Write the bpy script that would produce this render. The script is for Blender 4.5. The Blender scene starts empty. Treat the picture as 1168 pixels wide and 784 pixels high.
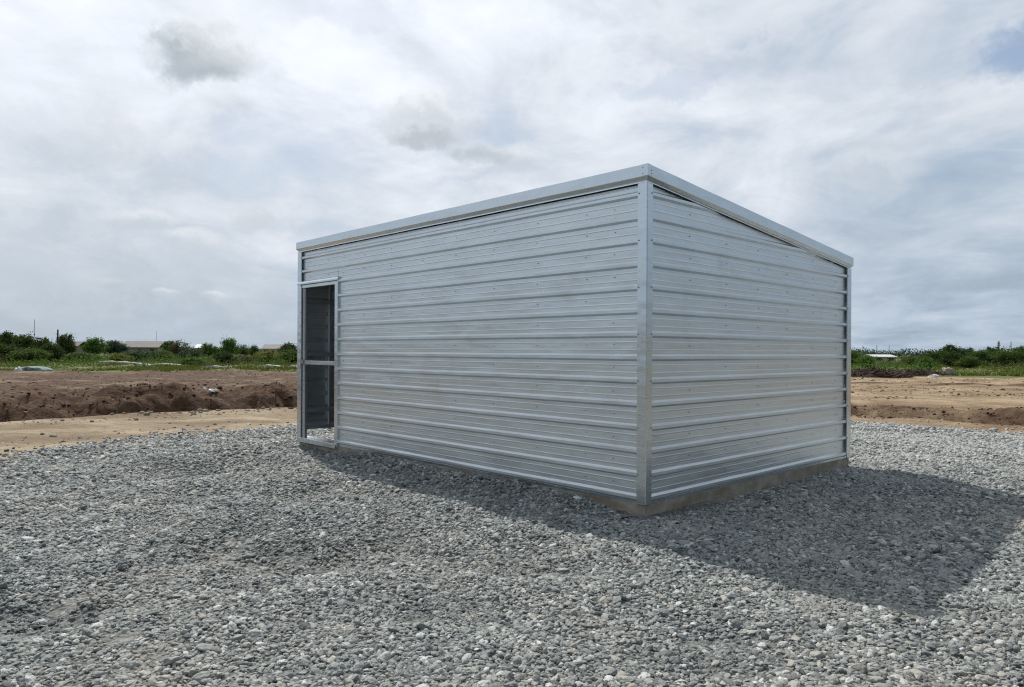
import bpy, bmesh, math, random
import numpy as np
from mathutils import Vector, Matrix

random.seed(7)
rng = np.random.default_rng(7)
scene = bpy.context.scene
COL = scene.collection
PI = math.pi

# ------------------------------------------------------------------ site survey (metres)
F, ROLL, SHY, CAMZ = 823.83, 0.0052, 8.80, 1.35          # photo-survey: focal in px, roll, horizon shift, eye height
YAW = 0.8153
AX = np.array([-math.cos(YAW), math.sin(YAW)])            # along the door wall, away from the near corner
BX = np.array([math.sin(YAW), math.cos(YAW)])             # along the gable side
C0 = np.array([1.0944, 5.912])                            # near corner of the shed
LEN, DEP = 5.993, 4.038
Z_BASE, Z_TOP, Z_FAS, DROP = 0.106, 2.873, 2.7315, 0.378
SUN_EL, SUN_AZ = math.radians(49.6), math.radians(25.3)   # azimuth: degrees left of straight ahead

def ray(px, py):
    a = px - 584; b = py - 392 - SHY
    cr, sr = math.cos(ROLL), math.sin(ROLL)
    return (a*cr + b*sr)/F, (-a*sr + b*cr)/F
def ground(px, py, z=0.0):
    u, v = ray(px, py); y = (CAMZ - z)/v
    return u*y, y
def lat(px, d):                                            # x of a bearing at distance d
    return ray(px, 400)[0]*d
def hgt(px, py, d):                                        # height of a sight line at distance d
    return CAMZ - ray(px, py)[1]*d

# ------------------------------------------------------------------ noise
_P = np.random.default_rng(3).permutation(4096)
_V = np.random.default_rng(4).random(4096)
def _h(i, j, s):
    return _V[(_P[(i + s*131) & 4095] + j*57) & 4095]
def vn(x, y, s=0):
    x = np.asarray(x, float); y = np.asarray(y, float)
    i = np.floor(x).astype(int); j = np.floor(y).astype(int)
    fx = x - i; fy = y - j
    fx = fx*fx*(3-2*fx); fy = fy*fy*(3-2*fy)
    a = _h(i, j, s)*(1-fx) + _h(i+1, j, s)*fx
    b = _h(i, j+1, s)*(1-fx) + _h(i+1, j+1, s)*fx
    return (a*(1-fy) + b*fy)*2 - 1
def fbm(x, y, s=0, o=4):
    t = 0; a = 1.0; n = 0
    for k in range(o):
        t = t + a*vn(x*2**k, y*2**k, s+k); n += a; a *= 0.5
    return t/n
def sstep(a, b, x):
    t = np.clip((x-a)/(b-a), 0, 1); return t*t*(3-2*t)

# ------------------------------------------------------------------ object helpers
def link(name, me, mats=None, parent=None):
    o = bpy.data.objects.new(name, me); COL.objects.link(o)
    if mats:
        for m in (mats if isinstance(mats, (list, tuple)) else [mats]): me.materials.append(m)
    if parent: o.parent = parent
    return o
def obj(name, bm, mats=None, parent=None, smooth=False):
    me = bpy.data.meshes.new(name); bm.to_mesh(me); bm.free()
    if smooth:
        for p in me.polygons: p.use_smooth = True
    return link(name, me, mats, parent)
def tag(o, label=None, cat=None, group=None, kind=None):
    if label: o['label'] = label
    if cat: o['category'] = cat
    if group: o['group'] = group
    if kind: o['kind'] = kind
    return o
def empty(name, loc, rz=0.0):
    o = bpy.data.objects.new(name, None); COL.objects.link(o)
    o.location = loc; o.rotation_euler = (0, 0, rz); o.empty_display_size = 0.2
    return o
def box(bm, x0, x1, y0, y1, z0, z1, mi=0):
    vs = [bm.verts.new((x, y, z)) for z in (z0, z1) for y in (y0, y1) for x in (x0, x1)]
    for f in ((0,2,3,1), (4,5,7,6), (0,1,5,4), (2,6,7,3), (0,4,6,2), (1,3,7,5)):
        bm.faces.new([vs[i] for i in f]).material_index = mi
    return vs
def tube(bm, p, q, r0, r1=None, n=8, mi=0):
    r1 = r0 if r1 is None else r1
    p = Vector(p); q = Vector(q); d = (q-p).normalized()
    a = d.orthogonal().normalized(); b = d.cross(a)
    A = [bm.verts.new(p + (a*math.cos(2*PI*k/n) + b*math.sin(2*PI*k/n))*r0) for k in range(n)]
    B = [bm.verts.new(q + (a*math.cos(2*PI*k/n) + b*math.sin(2*PI*k/n))*r1) for k in range(n)]
    for k in range(n):
        bm.faces.new((A[k], A[(k+1) % n], B[(k+1) % n], B[k])).material_index = mi
    bm.faces.new(A[::-1]).material_index = mi; bm.faces.new(B).material_index = mi
def mesh_np(name, V, Fc):
    V = np.asarray(V, np.float32); Fc = np.asarray(Fc, np.int32)
    me = bpy.data.meshes.new(name); k = Fc.shape[1]
    me.vertices.add(len(V)); me.vertices.foreach_set('co', V.ravel())
    me.loops.add(Fc.size); me.loops.foreach_set('vertex_index', Fc.ravel())
    me.polygons.add(len(Fc)); me.polygons.foreach_set('loop_start', np.arange(0, Fc.size, k, dtype=np.int32))
    me.update(calc_edges=True); me.validate()
    return me

# ------------------------------------------------------------------ node helpers
class NB:
    def __init__(s, nt): s.nt = nt; s.L = nt.links
    def new(s, t, **kw):
        n = s.nt.nodes.new(t)
        for k, v in kw.items(): setattr(n, k, v)
        return n
    def put(s, sock, v):
        if isinstance(v, bpy.types.NodeSocket): s.L.new(v, sock)
        elif v is not None:
            try: sock.default_value = v
            except Exception: sock.default_value = (*v, 1.0)
    def m(s, op, a, b=None, c=None, clamp=False):
        n = s.new('ShaderNodeMath', operation=op, use_clamp=clamp)
        for k, v in enumerate((a, b, c)):
            if v is not None: s.put(n.inputs[k], v)
        return n.outputs[0]
    def v(s, op, a, b=None):
        n = s.new('ShaderNodeVectorMath', operation=op)
        s.put(n.inputs[0], a)
        if b is not None: s.put(n.inputs[3] if op == 'SCALE' else n.inputs[1], b)
        return n.outputs['Value'] if op in ('DOT_PRODUCT', 'LENGTH', 'DISTANCE') else n.outputs[0]
    def ss(s, x, a, b, lo=0.0, hi=1.0):
        n = s.new('ShaderNodeMapRange', interpolation_type='SMOOTHSTEP')
        s.put(n.inputs[0], x)
        for k, w in enumerate((a, b, lo, hi)): s.put(n.inputs[k+1], w)
        return n.outputs[0]
    def lin(s, x, a, b, lo=0.0, hi=1.0):
        n = s.new('ShaderNodeMapRange')
        s.put(n.inputs[0], x)
        for k, w in enumerate((a, b, lo, hi)): s.put(n.inputs[k+1], w)
        return n.outputs[0]
    def mix(s, f, a, b, blend='MIX'):
        n = s.new('ShaderNodeMix', data_type='RGBA', blend_type=blend)
        s.put(n.inputs[0], f); s.put(n.inputs[6], a); s.put(n.inputs[7], b)
        return n.outputs[2]
    def noise(s, vec, scale, detail=4.0, rough=0.55, dist=0.0):
        n = s.new('ShaderNodeTexNoise')
        if vec is not None: s.L.new(vec, n.inputs['Vector'])
        n.inputs['Scale'].default_value = scale; n.inputs['Detail'].default_value = detail
        n.inputs['Roughness'].default_value = rough; n.inputs['Distortion'].default_value = dist
        return n.outputs['Fac']
    def voro(s, vec, scale, out='Distance', feature='F1'):
        n = s.new('ShaderNodeTexVoronoi', feature=feature)
        if vec is not None: s.L.new(vec, n.inputs['Vector'])
        n.inputs['Scale'].default_value = scale
        return n.outputs[out]
    def mapv(s, vec, scale=(1,1,1), loc=(0,0,0), rot=(0,0,0)):
        n = s.new('ShaderNodeMapping'); s.L.new(vec, n.inputs[0])
        n.inputs[1].default_value = loc; n.inputs[2].default_value = rot; n.inputs[3].default_value = scale
        return n.outputs[0]
    def bump(s, h, strength, dist, normal=None):
        n = s.new('ShaderNodeBump'); s.put(n.inputs['Height'], h)
        n.inputs['Strength'].default_value = strength; n.inputs['Distance'].default_value = dist
        if normal is not None: s.L.new(normal, n.inputs['Normal'])
        return n.outputs[0]
def mat(name):
    m = bpy.data.materials.new(name); m.use_nodes = True
    nt = m.node_tree; b = nt.nodes['Principled BSDF']
    return m, NB(nt), b
def objc(n): return n.new('ShaderNodeTexCoord').outputs['Object']
def posn(n): return n.new('ShaderNodeNewGeometry').outputs['Position']
def simple(name, col, rough=0.8, var=0.25, scale=3.0, metallic=0.0, bump=0.0, bscale=20.0):
    m, n, b = mat(name); c = objc(n)
    f = n.noise(c, scale, 5)
    dark = tuple(x*(1-var) for x in col); light = tuple(min(1, x*(1+var)) for x in col)
    n.put(b.inputs['Base Color'], n.mix(n.ss(f, .3, .7), (*dark, 1), (*light, 1)))
    b.inputs['Roughness'].default_value = rough; b.inputs['Metallic'].default_value = metallic
    if bump: n.put(b.inputs['Normal'], n.bump(n.noise(c, bscale, 5), bump, .02))
    return m

def metal_mat(name, base, rough, streak=0.10, seed=0.0, metallic=0.9):
    m, n, b = mat(name); c = objc(n)
    big = n.noise(n.mapv(c, (1.1, 1.1, 1.6), (seed, 0, 0)), 1.3, 3)
    st = n.noise(n.mapv(c, (1.3, 1.3, 55.0), (seed, 1, 0)), 1.0, 4, .6)
    fine = n.voro(n.mapv(c, (1, 1, 1), (seed, 2, 0)), 70.0, 'Color')
    fine = n.v('DOT_PRODUCT', fine, (.4, .3, .3))
    t = n.m('ADD', n.m('MULTIPLY', n.m('SUBTRACT', big, .5), .35), n.m('MULTIPLY', n.m('SUBTRACT', st, .5), 1.0))
    t = n.m('ADD', t, n.m('MULTIPLY', n.m('SUBTRACT', fine, .5), .18))
    k = n.m('ADD', 1.0, n.m('MULTIPLY', t, streak*4))
    col = n.v('SCALE', (*base,), k)
    dust = n.noise(n.mapv(c, (1, 1, 1), (seed, 5, 3)), 2.1, 6, .65)
    col2 = n.mix(n.ss(dust, .52, .8, 0, .30), col, (.42, .40, .36, 1))
    n.put(b.inputs['Base Color'], col2)
    b.inputs['Metallic'].default_value = metallic
    n.put(b.inputs['Roughness'], n.lin(st, .25, .75, rough-.07, rough+.09))
    lowf = n.noise(n.mapv(c, (1.2, 1.2, 2.2), (seed, 7, 1)), 2.4, 2, .5)
    h = n.m('ADD', n.m('MULTIPLY', lowf, .012), n.m('MULTIPLY', fine, .000015))
    n.put(b.inputs['Normal'], n.bump(h, .55, 1.0))
    return m
M = {}
M['panel'] = metal_mat('galvanised_panel', (.705, .750, .770), .33, .095, 0.0, .85)
M['trim'] = metal_mat('galvanised_trim', (.67, .715, .74), .25, .05, 4.0, .95)
M['steel'] = metal_mat('frame_steel', (.55, .56, .58), .45, .06, 9.0, .85)
M['screw'] = simple('screw_head', (.30, .30, .31), .5, .2, 40, .6)

def concrete():
    m, n, b = mat('concrete'); c = objc(n)
    a = n.noise(c, 6, 8, .65); s = n.noise(n.mapv(c, (2, 2, 6)), 1.4, 5)
    col = n.mix(n.ss(a, .3, .7), (.23, .20, .155, 1), (.37, .33, .26, 1))
    col = n.mix(n.ss(s, .45, .7, 0, .8), col, (.215, .165, .115, 1))
    n.put(b.inputs['Base Color'], col); b.inputs['Roughness'].default_value = .9
    n.put(b.inputs['Normal'], n.bump(n.noise(c, 45, 6), .5, .01))
    return m
M['concrete'] = concrete()

def soilish(name, c1, c2, sc=6.0):
    m, n, b = mat(name); c = posn(n)
    a = n.noise(c, sc, 8, .65); d = n.noise(c, sc*5, 5, .6)
    n.put(b.inputs['Base Color'], n.mix(n.ss(n.m('ADD', n.m('MULTIPLY', a, .7), n.m('MULTIPLY', d, .3)), .35, .65), (*c1, 1), (*c2, 1)))
    b.inputs['Roughness'].default_value = .95; b.inputs['Specular IOR Level'].default_value = .2
    n.put(b.inputs['Normal'], n.bump(d, .8, .03))
    return m
M['clod'] = soilish('dug_soil', (.040, .024, .014), (.110, .068, .043))
M['sandclod'] = soilish('pale_soil', (.20, .155, .11), (.33, .27, .20))

def leaf(name, c1, c2):
    m, n, b = mat(name)
    r = n.new('ShaderNodeNewGeometry').outputs['Random Per Island']
    oi = n.new('ShaderNodeObjectInfo').outputs['Random']
    f = n.m('ADD', n.m('MULTIPLY', r, .75), n.m('MULTIPLY', oi, .25))
    col = n.mix(f, (*c1, 1), (*c2, 1))
    n.put(b.inputs['Base Color'], col)
    b.inputs['Roughness'].default_value = .8; b.inputs['Specular IOR Level'].default_value = .08
    t = n.new('ShaderNodeBsdfTranslucent'); n.L.new(n.mix(.5, col, (.16, .22, .04, 1)), t.inputs[0])
    mx = n.new('ShaderNodeMixShader'); mx.inputs[0].default_value = .18
    out = [x for x in n.nt.nodes if x.type == 'OUTPUT_MATERIAL'][0]
    n.L.new(b.outputs[0], mx.inputs[1]); n.L.new(t.outputs[0], mx.inputs[2]); n.L.new(mx.outputs[0], out.inputs[0])
    return m
M['leaf_dark'] = leaf('leaf_dark', (.018, .036, .012), (.05, .085, .026))
M['leaf_mid'] = leaf('leaf_mid', (.038, .072, .017), (.105, .16, .042))
M['leaf_bright'] = leaf('leaf_bright', (.045, .10, .018), (.12, .22, .05))
M['leaf_yellow'] = leaf('leaf_yellow', (.09, .11, .022), (.24, .25, .06))
M['leaf_rust'] = leaf('leaf_rust', (.050, .040, .022), (.13, .105, .05))
M['leaf_blue'] = leaf('leaf_blue', (.024, .050, .034), (.07, .11, .075))
M['grass'] = leaf('grass_blade', (.060, .084, .016), (.175, .190, .048))
M['bark'] = simple('bark', (.09, .07, .05), .9, .3, 8, 0, .5)
M['wood_dark'] = simple('tarred_wood', (.035, .030, .026), .85, .3, 5, 0, .4)
M['plank'] = simple('bleached_plank', (.55, .53, .49), .8, .2, 4, 0, .2)
M['pipe_white'] = simple('white_plastic', (.50, .49, .46), .45, .1, 2)
M['tarp'] = simple('tarp', (.11, .155, .175), .8, .3, 3, 0, .3, 8)
M['roof_grey'] = simple('roof_grey', (.12, .105, .10), .8, .2, 2, 0, .2)
M['roof_pale'] = simple('roof_pale', (.48, .475, .47), .6, .12, 1)
M['wall_pale'] = simple('wall_pale', (.48, .45, .41), .85, .18, 1.4)
M['wall_brown'] = simple('wall_brown', (.24, .19, .155), .85, .2, 1.4)
M['pane'] = simple('dark_glass', (.03, .035, .04), .12, .2, 2)
M['twig'] = simple('dry_twig', (.065, .042, .028), .9, .35, 2)
M['board'] = simple('weathered_board', (.16, .115, .085), .9, .3, 2.5, 0, .3)
M['scrap'] = simple('white_scrap', (.62, .62, .60), .6, .15, 5)
M['mast'] = simple('mast_steel', (.22, .23, .24), .5, .15, 3, .5)

# ------------------------------------------------------------------ terrain
PAD = np.array([(-40, -30), (-13, 0.5), (-7.6, 5.2)] + [ground(*p) for p in ((0, 527), (60, 512), (130, 503.5), (200, 497), (270, 491), (338, 487))]
            + [ground(*p) for p in ((975, 482), (1070, 487.5), (1168, 496))] + [(11.5, 8.6), (16, 3.5), (40, -30)])
def pad_sd(x, y):
    """metres inside (+) or outside (-) the gravel pad."""
    x = np.asarray(x, float); y = np.asarray(y, float)
    d2 = np.full(x.shape, 1e9); ins = np.zeros(x.shape, bool); n_ = len(PAD)
    for k in range(n_):
        (ax, ay), (bx, by) = PAD[k], PAD[(k+1) % n_]
        ex, ey = bx-ax, by-ay
        t = np.clip(((x-ax)*ex + (y-ay)*ey)/(ex*ex+ey*ey), 0, 1)
        d2 = np.minimum(d2, (x-ax-t*ex)**2 + (y-ay-t*ey)**2)
        c = ((ay > y) != (by > y))
        with np.errstate(divide='ignore', invalid='ignore'):
            ins ^= c & (x < ex*(y-ay)/(ey if ey else 1e-9) + ax)
    return np.where(ins, 1, -1)*np.sqrt(d2) + .22*fbm(x*.9, y*.9, 91, 4)
TN = sorted([(-30, 0), (-16, 9.0)] + [ground(*p) for p in ((0, 480), (80, 474.5), (150, 471.5), (240, 468), (338, 464))]
            + [ground(*p) for p in ((975, 473), (1070, 478), (1168, 483.5))] + [(15, 10), (30, -3)])
TNx = np.array([p[0] for p in TN]); TNy = np.array([p[1] for p in TN])
def shed_local(x, y):
    dx = x - C0[0]; dy = y - C0[1]
    return dx*BX[0] + dy*BX[1], dx*AX[0] + dy*AX[1]
HOLLOWS = [(330, 640, .30, .050), (55, 690, .38, .055), (430, 622, .45, .035), (300, 620, .5, .035), (600, 640, .5, .03), (220, 535, .5, .05),
           (150, 640, .5, .03), (500, 690, .4, .035), (800, 740, .4, .03), (360, 560, .5, .03)]
HOL = [(*ground(a, b), r, d) for a, b, r, d in HOLLOWS]
def height(x, y):
    x = np.asarray(x, float); y = np.asarray(y, float)
    wob = .35*fbm(x*.45, y*.45, 21, 3)
    ge = pad_sd(x, y)
    pad = sstep(-.4, .5, ge)
    h = pad*(.042*fbm(x*.75, y*.75, 1, 3) + .030*fbm(x*2.2, y*2.2, 5, 2))
    for hx, hy, r, d in HOL:
        h = h - 2.1*d*np.exp(-(((x-hx)**2 + ((y-hy)*1.0)**2)/(r*r)))*(1 + .5*vn(x*4, y*4, 2))
    j, i = shed_local(x, y)
    near = sstep(1.0, .2, np.maximum(np.maximum(-j, j-DEP), np.maximum(-i, i-LEN)))
    h = h*(1 - .75*near)
    h = h + .085*np.exp(-((j+.16)/.24)**2)*sstep(.1, .55, i)*sstep(4.95, 4.3, i)*(1+.35*vn(i*3, j*3, 8))
    h = h - .030*np.exp(-(np.minimum(i, 0)/.35)**2)*sstep(-.5, .1, j)*sstep(DEP+.6, DEP, j)*(i < .1)*(1+.5*vn(j*2.3, i*2, 14))
    h = h - .030*np.exp(-(np.minimum(j, 0)/.35)**2)*sstep(4.6, 5.0, i)*sstep(LEN+.5, LEN, i)*(j < .1)
    h = np.where((j > -.04) & (j < DEP) & (i > 0) & (i < LEN), .02*near, h)
    # trench dug behind the pad
    s = y - np.interp(x, TNx, TNy) + wob
    dep = .95 - .72*sstep(-3, 6, x)
    dep = dep*(1 + .25*vn(x*.35, 0*x, 31))
    wid = 7.2 - 4.4*sstep(-2, 7, x)
    u = s/wid
    prof = sstep(0, .10, u)*(1 - .85*sstep(.52, .80, u) - .15*sstep(.8, 1.3, u))
    rough = sstep(.02, .18, u)*(1 - sstep(1.0, 1.35, u))
    amp = .52 - .30*sstep(-3, 6, x)
    h = h - dep*prof + rough*amp*(.70*fbm(x*.8, y*1.0, 41, 4) + .55*(.35 - np.abs(fbm(x*1.6, y*2.0, 47, 4))) + .34*(.3 - np.abs(fbm(x*3.4, y*3.8, 49, 4))))
    h = h + (.30 - .18*sstep(-3, 6, x))*np.exp(-((u-.92)/.20)**2)*(.75+.9*fbm(x*.7, y*.4, 43, 4))
    # graded earth beyond it
    bey = sstep(1.0, 1.4, u)*(1 - sstep(60, 90, y))
    h = h + bey*(.16*fbm(x*.7, y*.8, 51, 5) + .12*(.3-np.abs(fbm(x*.35, y*.5, 57, 4))) + .08*fbm(x*.12, y*.3, 55, 3))*(1 - .5*sstep(0, 8, x))
    strip = sstep(.2, -.3, ge)*(1 - sstep(-.02, .08, u))*sstep(60, 20, y)
    h = h + strip*(.055*fbm(x*1.1, y*1.1, 61, 5) - .01)
    # low spoil ridges on the right
    h = h + .20*np.exp(-((y - 29.5 - .05*(x-15))/.9)**2)*sstep(14, 19, x)*(.7+.6*fbm(x*.5, y, 71, 3))
    h = h + .10*np.exp(-((y - 31.5)/.7)**2)*sstep(8, 12, x)*sstep(20, 15, x)*(.7+.7*fbm(x*.5, y, 75, 3))
    h = h + sstep(50, 130, y)*.25*fbm(x*.03, y*.03, 81, 3)
    return h
def axis(dense0, dense1, step, lo, hi, g=1.09):
    a = list(np.arange(dense0, dense1, step)); s = step
    while a[-1] < hi: s *= g; a.append(a[-1]+s)
    s = step; b = []
    c = dense0
    while c > lo: s *= g; c -= s; b.append(c)
    return np.array(b[::-1] + a)
xs = axis(-18, 18, .13, -1500, 1500, 1.075)
ys = axis(1.5, 30, .12, -60, 1600, 1.06)
X, Y = np.meshgrid(xs, ys)
Z = height(X, Y)
V = np.stack([X.ravel(), Y.ravel(), Z.ravel()], 1)
nx, ny = len(xs), len(ys)
ii, jj = np.meshgrid(np.arange(nx-1), np.arange(ny-1))
q = (jj*nx + ii).ravel()
me = mesh_np('ground', V, np.stack([q, q+1, q+nx+1, q+nx], 1))
for p in me.polygons: p.use_smooth = True
ge = pad_sd(X, Y).ravel()
wob = .35*fbm(X*.45, Y*.45, 21, 3)
s = (Y - np.interp(X, TNx, TNy) + wob)
wid = 7.2 - 4.4*sstep(-2, 7, X)
u = (s/wid).ravel()
xr, yr = X.ravel(), Y.ravel()
moist = sstep(.02, .12, u)*(1 - sstep(1.15, 1.6, u))
moist = moist*(1 - .50*sstep(0, 7, xr)) + sstep(1.15, 1.6, u)*(.60*(1 - sstep(-1, 7, xr)))*(1-sstep(45, 60, yr))
moist = moist*np.where(xr > 2, .90 + .9*np.clip(fbm(xr*.8, yr*1.1, 87, 4)+.35, 0, 1), 1)
moist = np.maximum(moist, .75*np.exp(-((yr - 29.2 - .05*(xr-15))/.55)**2)*sstep(14, 19, xr))
moist = np.maximum(moist, .6*np.exp(-((yr - 31.2)/.45)**2)*sstep(8, 12, xr)*sstep(20, 15, xr))
moist = np.maximum(moist, .8*sstep(-9.5, -12.5, xr)*sstep(11, 8, yr)*sstep(-60, -40, xr))
gy = np.where(xr < 0, 44 + 3*vn(xr*.12, 0*xr, 9), 43 + 3*vn(xr*.15, 0*xr, 10))
grass = sstep(-2.5, 2.5, yr - gy)
grass = np.maximum(grass, sstep(25, 31, np.hypot(xr, yr) + 2*vn(xr*.2, yr*.2, 11))*sstep(16, 10, yr))
att = me.attributes.new('cover', 'FLOAT_COLOR', 'POINT')
att.data.foreach_set('color', np.stack([np.clip(ge*.62+.5, 0, 1), moist, grass, sstep(-4, 5, xr)], 1).astype(np.float32).ravel())

def ground_mat():
    m, n, b = mat('site_ground')
    p = posn(n)
    at = n.new('ShaderNodeAttribute', attribute_name='cover')
    sp = n.new('ShaderNodeSeparateColor'); n.L.new(at.outputs['Color'], sp.inputs[0])
    g, mo, gr = sp.outputs[0], sp.outputs[1], sp.outputs[2]; right = at.outputs['Alpha']
    n1 = n.noise(p, .9, 6, .6); n2 = n.noise(p, 5, 7, .65); n3 = n.noise(p, 38, 5, .6)
    streak = n.noise(n.mapv(p, (.45, .62, 1)), 1.0, 9, .60, .5)
    # dry earth: sand with wheel-smoothed streaks
    dry = n.mix(n.ss(streak, .34, .66), (.165, .120, .074, 1), (.345, .278, .188, 1))
    dry = n.mix(n.ss(n2, .48, .70, 0, .65), dry, (.125, .09, .058, 1))
    ora = n.mix(n.ss(streak, .36, .64), (.165, .105, .058, 1), (.325, .240, .148, 1))
    dry = n.mix(n.m('MULTIPLY', right, .75), dry, ora)
    darker = n.mix(n.ss(n2, .35, .68), (.040, .020, .010, 1), (.112, .064, .037, 1))  # moist dug soil
    pt = n.noise(n.mapv(p, (.22, .42, 1), (4, 7, 0)), 1.0, 8, .62, .6)
    mm = n.m('ADD', mo, n.m('MULTIPLY', n.m('SUBTRACT', n1, .5), .9))
    mm = n.ss(n.m('ADD', mm, n.m('MULTIPLY', n.m('SUBTRACT', pt, .5), 1.1)), .15, .66)
    soil = n.mix(mm, dry, darker)
    # grass
    gcol = n.mix(n.ss(n1, .3, .7), (.055, .072, .020, 1), (.130, .140, .048, 1))
    gcol = n.mix(n.ss(n2, .55, .8, 0, .7), gcol, (.19, .16, .09, 1))
    gm = n.ss(n.m('ADD', gr, n.m('MULTIPLY', n.m('SUBTRACT', n1, .5), 1.3)), .35, .65)
    soil = n.mix(gm, soil, gcol)
    # crushed stone fines under the loose gravel
    vc = n.voro(p, 34, 'Color'); vd = n.voro(p, 34, 'Distance')
    vv = n.v('DOT_PRODUCT', vc, (.5, .3, .2))
    gray = n.mix(vv, (.05, .052, .050, 1), (.19, .195, .185, 1))
    dust = n.ss(n.noise(p, .8, 5, .6), .50, .72, 0, .55)
    gray = n.mix(dust, gray, (.29, .265, .225, 1))
    gg = n.ss(n.m('ADD', g, n.m('MULTIPLY', n.m('SUBTRACT', n2, .5), .9)), .36, .64)
    col = n.mix(gg, soil, gray)
    n.put(b.inputs['Base Color'], col); b.inputs['Roughness'].default_value = .95
    b.inputs['Specular IOR Level'].default_value = .2
    hs = n.m('ADD', n.m('MULTIPLY', n2, .09), n.m('MULTIPLY', n3, .016))
    hg = n.m('MULTIPLY', n.m('SUBTRACT', 1, vd), .016)
    mxh = n.new('ShaderNodeMix', data_type='FLOAT'); n.put(mxh.inputs[0], gg); n.put(mxh.inputs[2], hs); n.put(mxh.inputs[3], hg)
    n.put(b.inputs['Normal'], n.bump(mxh.outputs[0], 1.0, 1.0))
    return m
gobj = link('ground', me, ground_mat()); tag(gobj, kind='structure')

# ------------------------------------------------------------------ loose gravel (stuff): every stone a real pebble
def gravel_points():
    P = []
    for y0, y1, sp in ((1.9, 4.2, .0185), (4.2, 6.5, .0200), (6.5, 9.0, .0245), (9.0, 12.0, .032), (12.0, 15.5, .044)):
        hw = .74*y1 + 4.2
        gx, gy_ = np.meshgrid(np.arange(-hw, hw, sp), np.arange(y0, y1, sp))
        gx = (gx + rng.uniform(-.6, .6, gx.shape)*sp).ravel(); gy_ = (gy_ + rng.uniform(-.6, .6, gy_.shape)*sp).ravel()
        far = np.abs(gx) > .74*gy_ + 1.2                            # coarser scatter to either side
        k = (np.abs(gx) < .74*gy_ + 4.1) & (~far | (rng.random(gx.shape) < .42))
        r = sp*.52*np.exp(rng.normal(0, .42, gx.shape))*np.where(far, 1.45, 1.0)
        P.append(np.stack([gx[k], gy_[k], np.clip(r[k], .006, .034)], 1))
        # a second, sparser scatter of bigger stones on top
        n_ = int(len(gx)*.11)
        bx = rng.uniform(-hw, hw, n_); by = rng.uniform(y0, y1, n_)
        k = np.abs(bx) < .74*by + 4.1
        P.append(np.stack([bx[k], by[k], np.clip(.0135*np.exp(rng.normal(0, .30, k.sum())), .008, .030)], 1))
    P = np.concatenate(P)
    x, y, r = P.T
    e = pad_sd(x, y)
    keep = (rng.random(len(x)) < sstep(-.55, .45, e)**1.3) | ((e > -2.2) & (rng.random(len(x)) < .10*np.exp(e*1.6)))
    j, i = shed_local(x, y)
    inside = (j > -.012) & (j < DEP+.02) & (i > -.012) & (i < LEN-.15)
    doorway = (i > 4.95) & (j > .16) & (j < 1.6)
    keep &= ~(inside & ~(doorway))
    keep &= ~((j > -.05) & (j < .16) & (i > 0) & (i < LEN+.05))
    # thinner stone, fines showing, in some patches
    thin = sstep(.18, .55, fbm(x*.55, y*.55, 95, 3))
    keep &= rng.random(len(x)) > .35*thin
    x, y, r = x[keep], y[keep], r[keep]
    z = height(x, y) + r*.30*rng.uniform(-.3, 1.0, len(x))
    return x, y, z, r
gx, gy_, gz, gr_ = gravel_points()
me = bpy.data.meshes.new('gravel'); N = len(gx)
me.vertices.add(N); me.vertices.foreach_set('co', np.stack([gx, gy_, gz], 1).astype(np.float32).ravel())
rot = np.stack([rng.normal(0, .36, N), rng.normal(0, .36, N), rng.uniform(0, 2*PI, N)], 1)
scl = .83*np.stack([gr_*rng.uniform(1.0, 1.5, N), gr_*rng.uniform(.75, 1.05, N), gr_*rng.uniform(.38, .75, N)], 1)
def put_attr(name, typ, key, data):
    a = me.attributes.new(name, typ, 'POINT'); a.data.foreach_set(key, data.ravel())
put_attr('turn', 'FLOAT_VECTOR', 'vector', rot.astype(np.float32))
put_attr('size', 'FLOAT_VECTOR', 'vector', scl.astype(np.float32))
put_attr('pick', 'INT', 'value', rng.integers(0, 8, N).astype(np.int32))
put_attr('tone', 'FLOAT', 'value', rng.random(N).astype(np.float32))
dark_patch = np.zeros(N)  # stones get darker in the hollows and in patches on the left
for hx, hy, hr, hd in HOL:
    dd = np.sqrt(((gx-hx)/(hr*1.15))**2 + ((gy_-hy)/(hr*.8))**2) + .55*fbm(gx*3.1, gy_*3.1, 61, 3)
    dark_patch = np.maximum(dark_patch, sstep(1.0, .35, dd)*min(1, hd/.045))
dark_patch = np.maximum(dark_patch, .55*sstep(.18, .5, fbm(gx*.9+5, gy_*.9, 63, 4))*sstep(2.5, -1.5, gx))
dark_patch = dark_patch*(.55 + .45*rng.random(N))
put_attr('dark_patch', 'FLOAT', 'value', dark_patch.astype(np.float32))
gravel = link('gravel', me)

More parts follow.
